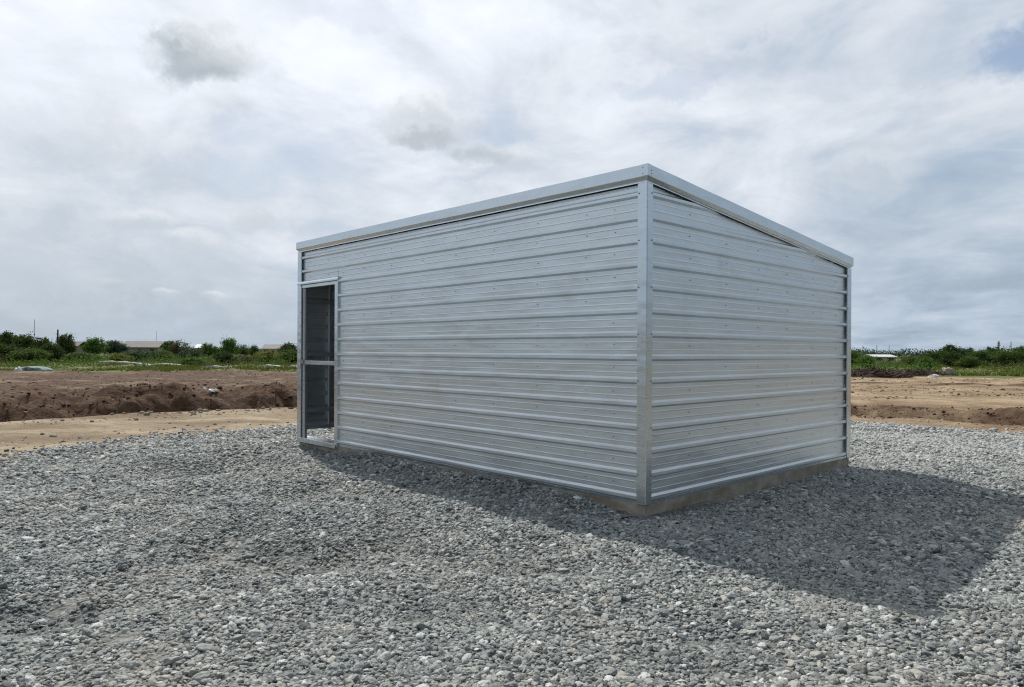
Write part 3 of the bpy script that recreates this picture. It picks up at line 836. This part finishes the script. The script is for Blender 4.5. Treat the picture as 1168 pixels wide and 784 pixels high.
gg = link('grass', mesh_np('grass', Vg, np.arange(n*3).reshape(n, 3)), M['grass'])
tag(gg, 'rank green grass and weeds across the field', 'grass', kind='stuff')

# brambles and tall weeds between the shrubs
r = np.random.default_rng(12)
def undergrowth(name, label, m, n_, seed, d0, d1, hmax, thr, ls):
    x = r.uniform(-1, 1, n_*4); d = d0 + (d1-d0)*r.random(n_*4); x = x*(.78*d+4)
    f = fbm(x*.11+seed, d*.11, 100+seed, 4)
    k = f > thr; x, d, f = x[k][:n_], d[k][:n_], f[k][:n_]
    per = 26
    hh = hmax*(.35+.65*np.clip((f-thr)/.35, 0, 1))*r.uniform(.6, 1.2, len(x))
    P = np.repeat(np.stack([x, d, height(x, d)], 1), per, 0) + r.normal(0, 1, (len(x)*per, 3))*np.array([.45, .45, 0])
    P[:, 2] += np.repeat(hh, per)*r.random(len(P))**1.2
    V, Fc = leaf_cloud(P, ls, r)
    o = link(name, mesh_np(name, V, Fc), M[m]); tag(o, label, 'undergrowth', kind='stuff')
undergrowth('brambles', 'green brambles filling the gaps between the shrubs', 'leaf_mid', 550, 3, 70, 118, 1.05, .12, .17)
undergrowth('tall_weeds', 'light green weeds standing in the field', 'leaf_bright', 1500, 9, 54, 110, .75, .0, .15)
undergrowth('dry_weeds', 'brownish dry weeds scattered in the field', 'leaf_rust', 700, 15, 50, 105, .8, .12, .13)

# ------------------------------------------------------------------ far buildings
def house(px0, px1, top, d, eave, rz, rm, wm, name, label, cat, depth=4.0, nwin=2, gable=.35):
    x0, x1 = lat(px0, d), lat(px1, d); xc = (x0+x1)/2; w = (x1-x0); z0 = float(height(xc, d)); h = hgt((px0+px1)/2, top, d) - z0
    t = empty(name, (xc, d, z0), rz); tag(t, label, cat)
    he = h*eave
    bm = bmesh.new(); box(bm, -w/2, w/2, 0, depth, -.3, he); obj('wall', bm, wm, t)
    bm = bmesh.new(); ov = .18
    pr = [(-ov, he-.04), (depth/2, h), (depth+ov, he-.04), (depth+ov, he-.10), (depth/2, h-.08), (-ov, he-.10)]
    a = [bm.verts.new((-w/2-ov, y, z)) for y, z in pr]; b = [bm.verts.new((w/2+ov, y, z)) for y, z in pr]
    for k in range(6): bm.faces.new((a[k], a[(k+1) % 6], b[(k+1) % 6], b[k]))
    bm.faces.new(a[::-1]); bm.faces.new(b)
    # gables
    obj('roof', bm, rm, t)
    for k in range(nwin):
        cx_ = -w/2 + w*(k+.5)/nwin
        bm = bmesh.new(); box(bm, cx_-.35, cx_+.35, -.03, .02, he*.42, he*.80); obj('window', bm, M['pane'], t)
    return t
house(138, 180, 389, 132, .62, .05, M['roof_grey'], M['wall_brown'], 'house', 'long low house with grey brown roof behind the shrubs', 'house', 5, 3)
house(79, 89, 389.5, 118, .72, -.1, M['roof_grey'], M['wall_brown'], 'hut', 'small brown hut right of the wooden post', 'hut', 2.5, 1)
house(299, 323, 392.8, 142, .66, .08, M['roof_grey'], M['wall_pale'], 'house', 'pale walled house with grey roof near the shed left edge', 'house', 5, 3)
house(222, 233, 393.0, 150, .7, 0, M['roof_pale'], M['wall_pale'], 'hut', 'small white hut between the loose shrub and the lone tree', 'hut', 3, 1)
house(997, 1022, 404.6, 88, .80, 0, M['roof_pale'], M['wall_pale'], 'barn', 'long low barn with white roof right of the shed', 'barn', 3, 2)

# ------------------------------------------------------------------ posts and masts
def pole(px, d, top, rad, m, name, label, cat, group=None, arms=(), taper=.7):
    x = lat(px, d); z0 = float(height(x, d)); h = hgt(px, top, d) - z0
    bm = bmesh.new(); tube(bm, (0, 0, -.3), (0.01*h, 0, h), rad, rad*taper, 8)
    for (zf, ln, ar) in arms: tube(bm, (-ln, 0, h*zf), (ln, 0, h*zf), ar, ar, 6)
    o = obj(name, bm, m); o.location = (x, d, z0); tag(o, label, cat, group)
pole(65.5, 72, 376, .095, M['wood_dark'], 'wooden_post', 'dark upright wooden post standing in the left grass', 'post', arms=((.86, .18, .03),))
pole(38.7, 135, 364.5, .075, M['mast'], 'antenna_mast', 'tall thin grey mast above the dark trees at far left', 'mast', taper=.5)
pole(178, 170, 378, .06, M['mast'], 'antenna_mast', 'faint thin mast above the right end of the long grey roof', 'mast', taper=.5)
pole(1139, 150, 389.5, .20, M['mast'], 'utility_pole', 'thick pole rising above the right hand trees', 'pole', arms=((.80, .35, .09), (.9, .3, .08)))
pole(1153, 155, 390, .11, M['mast'], 'utility_pole', 'thin pole right of the thick one above the right trees', 'pole', arms=((.55, .6, .14),))
pole(984, 150, 394.5, .07, M['mast'], 'fence_post', 'thin far post nearest the shed on the right skyline', 'post', 'posts on the right skyline')
pole(1000, 150, 393.8, .09, M['mast'], 'fence_post', 'thin far post above the left end of the white roofed barn', 'post', 'posts on the right skyline')
pole(1014, 150, 394.2, .07, M['mast'], 'fence_post', 'thin far post above the right end of the white roofed barn', 'post', 'posts on the right skyline')

# ------------------------------------------------------------------ things left lying on the site
def longbar(p, q_, w, h, m, name, label, cat, rnd=False, lift=.03):
    p = Vector(p); q_ = Vector(q_); bm = bmesh.new(); n_ = 12; prev = None
    c = (p+q_)/2; d = (q_-p); ln = d.length; sd = Vector((-d.y, d.x, 0)).normalized()
    for k in range(n_+1):
        t = k/n_; pt = p + d*t - c
        z = float(height(p.x+d.x*t, p.y+d.y*t)) + lift + .03*math.sin(t*5)
        ns_ = 8 if rnd else 4
        ring = []
        for a in range(ns_):
            an = 2*PI*(a+.5)/ns_
            ring.append(bm.verts.new((pt.x + sd.x*math.cos(an)*w*.7, pt.y + sd.y*math.cos(an)*w*.7, z + h*.7*math.sin(an) + h/2)))
        if prev:
            for a in range(ns_): bm.faces.new((prev[a], prev[(a+1) % ns_], ring[(a+1) % ns_], ring[a]))
        else: bm.faces.new(ring[::-1])
        prev = ring
    bm.faces.new(prev)
    o = obj(name, bm, m); o.location = (c.x, c.y, 0); tag(o, label, cat)
def g3(px, py): return (*ground(px, py), 0)
longbar(g3(114, 416.0), g3(207, 420.0), .11, .14, M['pipe_white'], 'pipe', 'long white pipe lying at the edge of the left grass', 'pipe', True, .10)
longbar(g3(231, 421.2), g3(284, 421.6), .22, .13, M['plank'], 'plank', 'grey bleached plank lying below the round dark bush', 'plank')
longbar(g3(297, 420.4), g3(345, 421.8), .24, .16, M['pipe_white'], 'plank', 'white plank lying on the earth close to the shed left edge', 'plank', False, .06)
def lump(px, py, d, wpx, hpx, m, name, label, cat, seed, flat=1.0, rz=0.0, sink=.25, rough=.35, group=None, zoff=0, top=None):
    x, y = (lat(px, d), d) if d else ground(px, py)
    w = wpx*y/F; h = hpx*y/F
    bm = bmesh.new(); bmesh.ops.create_icosphere(bm, subdivisions=4, radius=1)
    for v in bm.verts:
        c = v.co.normalized()
        k = 1 + rough*float(vn(c.x*1.7+seed*3.3+c.z, c.y*1.7+seed, 5)) + rough*.4*float(vn(c.x*5+seed+c.z*3, c.y*5, 6))
        v.co = Vector((c.x*k*w/2, c.y*k*w/2*flat, max(c.z*k*h, -h*.6)))
    o = obj(name, bm, m, None, True); o.location = (x, y, float(height(x, y)) + h*(.5-sink) + zoff if top is None else hgt(px, top, y) - h); o.rotation_euler = (0, 0, rz); tag(o, label, cat, group)
    return o
lump(39, 423.5, 0, 37, 4.2, M['tarp'], 'tarp', 'blue grey tarp crumpled over a heap at the far left', 'tarp', 1, .6, 0, .3, .3)
lump(21, 423.8, 0, 8, 4, M['scrap'], 'scrap_sheet', 'white scrap at the left end of the blue grey tarp', 'scrap', 2, .7)
lump(148, 0, 16.3, 29, 24, M['clod'], 'boulder', 'big rounded brown boulder of earth in the trench', 'boulder', 3, .8, .3, -.25, .16, top=454)
lump(243, 0, 21.6, 9, 1.8, M['scrap'], 'scrap_sheet', 'white scrap caught on the trench far bank', 'scrap', 4, .6, .3, .0, .5)
lump(234, 0, 22.2, 5, 3, M['scrap'], 'scrap_sheet', 'small white scrap left of the larger one on the trench bank', 'scrap', 8, .7, .9, .0, .5)
lump(228, 0, 15.9, 6, 2.6, M['sandclod'], 'stone', 'small pale stone on the near rim of the trench', 'stone', 5, .8)
lump(1081, 429, 0, 13, 6.5, M['concrete'], 'concrete_block', 'broken grey concrete block on sand right of the brush pile', 'rubble', 6, .8, .4, .2, .35)
lump(1064, 430.5, 0, 12, 2.4, M['scrap'], 'concrete_chip', 'pale low rubble left of the grey concrete block', 'rubble', 11, .8, .4, .2, .35)
# white sheet in the trench: a bent thin panel with an upturned end
x, y = lat(87, 15.0), 15.0; zz = float(height(x, y))
bm = bmesh.new(); vs = []
for k in range(7):
    t = k/6; bend = .10*max(0, t-.55)**1.3*3
    vs.append([bm.verts.new((-.17+.36*t, w_ , .03+bend + .012*math.sin(3*t+w_*9))) for w_ in (-.16, .0, .15)])
for k in range(6):
    for c in range(2): bm.faces.new((vs[k][c], vs[k+1][c], vs[k+1][c+1], vs[k][c+1]))
bmesh.ops.solidify(bm, geom=bm.faces[:], thickness=.02)
o = obj('scrap_sheet', bm, M['scrap']); o.location = (x, y, zz+.07); o.rotation_euler = (.25, .05, .2)
tag(o, 'bent white sheet of scrap lying in the trench', 'scrap')

# brush pile and board pile
def sticks(px, py, wpx, hpx, n_, m, name, label, cat, L_=(.6, 1.8), r_=(.012, .035), dep=1.6):
    x, y = ground(px, py); w = wpx*y/F; h = hpx*y/F
    bm = bmesh.new(); rr = random.Random(px)
    for k in range(n_):
        a = rr.gauss(0, .33)*w; b_ = rr.gauss(0, .3)*dep
        if abs(a) > w*.55: continue
        hm = h*max(0.05, 1-(abs(a)/(w*.56))**2)*max(.05, 1-(abs(b_)/dep)**2)
        c = Vector((a, b_, rr.random()**.8*hm*.85)); l = rr.uniform(*L_)
        dr = Vector((rr.gauss(0, 1), rr.gauss(0, .6), rr.gauss(0, .35))).normalized()*l/2
        p0 = c-dr; p1 = c+dr; p0.z = max(p0.z, -.02); p1.z = max(p1.z, 0.0)
        rad = rr.uniform(*r_); tube(bm, p0, p1, rad, rad*.5, 5)
    o = obj(name, bm, m); o.location = (x, y, float(height(x, y))); tag(o, label, cat)
sticks(998, 430.0, 62, 8.0, 1500, M['twig'], 'brush_pile', 'dark brown brush pile on the earth right of the shed', 'brush pile', (.3, 1.0), (.012, .035))
sticks(1052, 428.5, 56, 4, 700, M['twig'], 'brush_pile', 'low straggling brush heap left of the concrete block', 'brush pile', (.3, .8), (.012, .03))
def board_pile():
    x, y = ground(280, 413.5); z0 = float(height(x, y)); bm = bmesh.new(); rr = random.Random(5)
    for k in range(46):
        w_ = rr.uniform(.9, 2.0); lv = k//9
        cx_ = rr.gauss(0, .75-.08*lv); cy_ = rr.gauss(0, .5); vs = box(bm, -w_/2, w_/2, -.10, .10, 0, .05)
        a = rr.gauss(0, .35); tl = rr.gauss(0, .10)
        for v in vs:
            xx, yy, zz_ = v.co; v.co = (xx*math.cos(a)-yy*math.sin(a)+cx_, xx*math.sin(a)+yy*math.cos(a)+cy_, zz_ + .14*lv + xx*tl + rr.random()*.004)
    o = obj('board_pile', bm, M['board']); o.location = (x, y, z0+.04); tag(o, 'heap of weathered brown boards right of the round dark bush', 'board pile')
board_pile()

# loose clods of dug soil in the trench (nobody could count them)
def clods(n_, kind, m, name, label, seed, big):
    r = np.random.default_rng(seed)
    bm = bmesh.new(); bmesh.ops.create_icosphere(bm, subdivisions=2, radius=1)
    base = np.array([v.co for v in bm.verts]); bm.verts.index_update()
    fc = np.array([[v.index for v in f.verts] for f in bm.faces]); bm.free()
    x = r.uniform(-16, 15, n_*3); t = r.random(n_*3)
    wd = 7.2 - 4.4*sstep(-2, 7, x)
    y = np.interp(x, TNx, TNy) - .35*0 + kind(t)*wd
    k = np.abs(x) < .76*y + 1.0; x, y = x[k][:n_], y[k][:n_]
    s_ = big*(1-.45*sstep(-2, 6, x))*np.exp(r.normal(0, .6, len(x))); s_ = np.clip(s_, .010, big*4.2)
    z = height(x, y) + s_*.25
    nb = len(base); VV = []
    for a in range(len(x)):
        b_ = base*(1 + .28*r.normal(size=(nb, 1))*.6)*np.array([1, r.uniform(.7, 1.1), r.uniform(.5, .9)])*s_[a]
        c, t_ = math.cos(a), math.sin(a)
        VV.append(np.stack([b_[:, 0]*c-b_[:, 1]*t_ + x[a], b_[:, 0]*t_+b_[:, 1]*c + y[a], b_[:, 2] + z[a]], 1))
    FF = (fc[None] + (np.arange(len(x))*nb)[:, None, None]).reshape(-1, 3)
    o = link(name, mesh_np(name, np.concatenate(VV), FF), m); tag(o, label, 'earth', kind='stuff')
clods(3800, lambda t: .02 + 1.05*t, M['clod'], 'soil_clods', 'dark clods of dug earth in and beyond the trench', 8, .019)
def field_lumps(n_, m, name, label, seed):
    r = np.random.default_rng(seed)
    bm = bmesh.new(); bmesh.ops.create_icosphere(bm, subdivisions=1, radius=1)
    base = np.array([v.co for v in bm.verts]); bm.verts.index_update()
    fc = np.array([[v.index for v in f.verts] for f in bm.faces]); bm.free()
    d = 15 + 28*r.random(n_*3)**1.2; x = r.uniform(-1, 1, n_*3)*(.76*d+1)
    k = (fbm(x*.30, d*.45, 93, 3) > .02) & (d > np.interp(x, TNx, TNy) - .8); x, d = x[k][:n_], d[k][:n_]
    s_ = np.clip(.022*np.exp(r.normal(0, .5, len(x))), .010, .075)
    nb = len(base); j = 1 + .22*r.normal(size=(len(x), nb, 1))
    P = base[None]*j*s_[:, None, None]*np.array([1.2, 1.0, .6])
    P += np.stack([x, d, height(x, d) + s_*.15], 1)[:, None, :]
    FF = (fc[None] + (np.arange(len(x))*nb)[:, None, None]).reshape(-1, 3)
    tag(link(name, mesh_np(name, P.reshape(-1, 3), FF), m), label, 'earth', kind='stuff')
field_lumps(2600, M['clod'], 'dark_lumps', 'dark lumps of soil strewn over the graded earth', 31)
field_lumps(2600, M['sandclod'], 'earth_lumps', 'dry lumps of soil strewn over the graded earth', 32)
clods(700, lambda t: -.30 + .32*t, M['sandclod'], 'pale_clods', 'pale lumps of dry earth along the trench rim', 9, .014)

# ------------------------------------------------------------------ sky
world = bpy.data.worlds.new('World'); scene.world = world; world.use_nodes = True
nt = world.node_tree; nt.nodes.clear(); n = NB(nt)
sundir = Vector((-math.sin(SUN_AZ)*math.cos(SUN_EL), math.cos(SUN_AZ)*math.cos(SUN_EL), math.sin(SUN_EL)))
STR = .10
sky = n.new('ShaderNodeTexSky', sky_type='NISHITA', sun_disc=False)
sky.sun_elevation = SUN_EL; sky.sun_rotation = -SUN_AZ; sky.air_density = 1.2; sky.dust_density = 2.0; sky.ozone_density = 1.0
d = n.new('ShaderNodeTexCoord').outputs['Generated']
d = n.v('NORMALIZE', d)
sx = n.new('ShaderNodeSeparateXYZ'); n.L.new(d, sx.inputs[0])
el = n.m('MAXIMUM', sx.outputs[2], 0.0)
inv = n.m('DIVIDE', 1.0, n.m('ADD', el, .16))
deck = n.v('SCALE', d, inv)
cmb = n.new('ShaderNodeSeparateXYZ'); n.L.new(deck, cmb.inputs[0])
cxy = n.new('ShaderNodeCombineXYZ'); n.L.new(cmb.outputs[0], cxy.inputs[0]); n.L.new(cmb.outputs[1], cxy.inputs[1])
dk = cxy.outputs[0]
n1 = n.noise(n.mapv(dk, (1, 1, 1), (3.1, 1.7, 0)), .9, 7, .58, .4)
n2 = n.noise(n.mapv(dk, (1, .8, 1), (8.3, 4.1, 0)), 2.6, 8, .60, .6)
n3 = n.noise(n.mapv(d, (1, 1, 1.9)), 5.5, 9, .60, .5)
sd_ = n.m('MAXIMUM', n.v('DOT_PRODUCT', d, tuple(sundir)), 0.0)
glow = n.m('POWER', sd_, 3.0)
lum = n.m('ADD', .625, n.m('MULTIPLY', glow, .44))
lum = n.m('ADD', lum, n.m('MULTIPLY', n.m('SUBTRACT', n1, .5), .30))
lum = n.m('ADD', lum, n.m('MULTIPLY', n.m('SUBTRACT', n2, .5), .46))
lum = n.m('ADD', lum, n.m('MULTIPLY', n.m('SUBTRACT', n3, .5), .50))
# the cloud deck away from the sun is duller
lum = n.m('MULTIPLY', lum, n.ss(n.v('DOT_PRODUCT', d, tuple(sundir)), -.55, .30, .40, 1.0))
hz = n.ss(el, .0, .30)
lum = n.m('MULTIPLY', lum, n.m('ADD', .80, n.m('MULTIPLY', hz, .20)))
lum = n.m('MAXIMUM', lum, .12)
tint = n.mix(n.ss(lum, .40, .85), (.785, .98, 1.21, 1), (.945, 1.0, 1.085, 1))
cloud = n.v('SCALE', tint, lum)
# thin places where blue shows
thin = n.ss(n.m('ADD', n.m('MULTIPLY', n1, .6), n.m('MULTIPLY', n2, .4)), .33, .49, .42, 0.0)
def pdir(px, py):
    u, v = ray(px, py); return Vector((u, 1, -v)).normalized()
wn = n.new('ShaderNodeTexNoise'); n.L.new(d, wn.inputs['Vector'])
wn.inputs['Scale'].default_value = 15.0; wn.inputs['Detail'].default_value = 9.0; wn.inputs['Roughness'].default_value = .62
wofs = n.v('SUBTRACT', wn.outputs['Color'], (.5, .5, .5))
d_puff = n.v('ADD', d, n.v('SCALE', wofs, .13))                # billowed directions for the small cumulus
def blob(px, py, wx, wy, seed, hard=.5):
    c = pdir(px, py); rt = Vector((c.y, -c.x, 0)).normalized(); up = rt.cross(c)
    dd = n.v('ADD', d, n.v('SCALE', wofs, min(.16, .0024*math.sqrt(wx*wy))))
    a = n.m('MULTIPLY', n.v('DOT_PRODUCT', dd, tuple(rt)), F/wx); b = n.m('MULTIPLY', n.v('DOT_PRODUCT', dd, tuple(up)), F/wy)
    fw_ = n.ss(n.v('DOT_PRODUCT', d, tuple(c)), .5, .6)
    rr = n.m('ADD', n.m('MULTIPLY', a, a), n.m('MULTIPLY', b, b))
    nz = n.noise(n.mapv(d_puff, (1, 1, 1.3), (seed, seed*.7, 0)), 15.0, 8, .6)
    f = n.m('ADD', n.m('SUBTRACT', 1.0, rr), n.m('MULTIPLY', n.m('SUBTRACT', nz, .5), .9))
    return n.m('MULTIPLY', n.ss(f, .0, hard), fw_), b, nz
def over(col, msk, c2, k=1.0):
    return n.mix(n.m('MULTIPLY', msk, k), col, c2)
mb, _, _ = blob(1168, 62, 52, 34, 2.0, .9); thin = n.m('MAXIMUM', thin, n.m('MULTIPLY', mb, .85))
mb, _, _ = blob(760, 100, 90, 16, 3.0, .9); thin = n.m('MAXIMUM', thin, n.m('MULTIPLY', mb, .30))
mb, _, _ = blob(400, 10, 90, 22, 5.0, .9); thin = n.m('MAXIMUM', thin, n.m('MULTIPLY', mb, .30))
skyc = n.v('SCALE', sky.outputs[0], STR)
skyc = n.mix(.35, skyc, (.30, .44, .68, 1))
col = n.mix(thin, cloud, skyc)
# separate cumulus puffs: white rims, grey bodies
for (px, py, wx, wy, sd, dark, k) in ((60, 300, 260, 110, 18.2, 2, .50), (170, 360, 330, 60, 27.2, 2, .65), (60, 150, 90, 40, 21.2, 2, .30), (1050, 270, 200, 60, 23.5, 2, .18),
        (246, 60, 58, 42, 1.3, 0, .9), (208, 60, 46, 33, 2.4, 3, .85), (240, 80, 34, 20, 2.9, 3, .7), (255, 118, 42, 14, 3.4, 1, .25),
        (490, 140, 72, 30, 4.2, 0, .7), (592, 180, 26, 20, 4.9, 0, .7), (487, 156, 50, 17, 5.3, 1, .8), (548, 174, 48, 18, 5.8, 1, .75),
        (160, 172, 90, 36, 6.6, 0, .40), (165, 250, 48, 13, 7.9, 0, .7), (223, 276, 38, 17, 9.4, 0, .7), (288, 250, 26, 18, 11.0, 1, .40),
        (245, 338, 16, 7, 15.0, 0, .6), (190, 336, 18, 6, 15.7, 0, .5), (125, 324, 18, 9, 16.0, 1, .45), (1000, 195, 64, 30, 12.6, 0, .45), (1015, 165, 40, 18, 13.6, 0, .35),
        (1110, 120, 90, 26, 24.4, 0, .25), (860, 60, 110, 24, 25.1, 0, .3)):
    mb, b, nz = blob(px, py, wx, wy, sd, 1.15 if dark else 1.0)
    body = n.ss(n.m('ADD', n.m('MULTIPLY', b, -1.0), n.m('MULTIPLY', nz, 1.4)), -.05, 1.0)
    if dark == 2: c2 = n.mix(body, (.62, .68, .74, 1), (.47, .54, .61, 1))
    elif dark == 3: c2 = n.mix(body, (.68, .72, .75, 1), (.40, .46, .51, 1))
    elif dark: c2 = n.mix(body, (.74, .77, .80, 1), (.49, .54, .585, 1))
    else: c2 = n.mix(body, (.88, .90, .93, 1), (.60, .655, .72, 1))
    col = over(col, mb, c2, k)
# below the horizon: plain earth tone so that nothing bright shines up
gm = n.ss(sx.outputs[2], -.02, 0.0)
col = n.mix(gm, (.2, .19, .17, 1), col)
bg = n.new('ShaderNodeBackground'); n.L.new(n.v('SCALE', col, 1/STR), bg.inputs[0]); bg.inputs[1].default_value = STR
wo = n.new('ShaderNodeOutputWorld'); n.L.new(bg.outputs[0], wo.inputs[0])
world.cycles.sampling_method = 'MANUAL'; world.cycles.sample_map_resolution = 1024

sl = bpy.data.lights.new('sun', 'SUN'); sl.energy = 4.8; sl.angle = math.radians(.5); sl.color = (1.0, .955, .89)
so = bpy.data.objects.new('sun', sl); COL.objects.link(so); so.location = (0, 0, 30)
so.rotation_euler = (-sundir).to_track_quat('-Z', 'Y').to_euler()

# ------------------------------------------------------------------ camera
cam = bpy.data.cameras.new('camera'); co = bpy.data.objects.new('camera', cam); COL.objects.link(co)
cam.sensor_fit = 'HORIZONTAL'; cam.sensor_width = 36; cam.lens = 36*F/1168
cam.shift_y = SHY/1168; cam.clip_start = .05; cam.clip_end = 5000
co.location = (0, 0, CAMZ)
co.rotation_euler = (Matrix.Rotation(PI/2, 3, 'X') @ Matrix.Rotation(ROLL, 3, 'Z')).to_euler()
scene.camera = co
vs_ = scene.view_settings
scene.display_settings.display_device = 'sRGB'
vs_.view_transform = 'Standard'; vs_.look = 'None'; vs_.exposure = 0; vs_.gamma = 1; vs_.use_curve_mapping = False
scene.cycles.use_denoising = True; scene.cycles.denoiser = 'OPENIMAGEDENOISE'; scene.cycles.denoising_input_passes = 'RGB_ALBEDO_NORMAL'; scene.cycles.denoising_prefilter = 'NONE'
scene.cycles.pixel_filter_type = 'BLACKMAN_HARRIS'; scene.cycles.filter_width = 1.2
scene.cycles.max_bounces = 8; scene.cycles.diffuse_bounces = 4; scene.cycles.glossy_bounces = 4; scene.cycles.transparent_max_bounces = 8
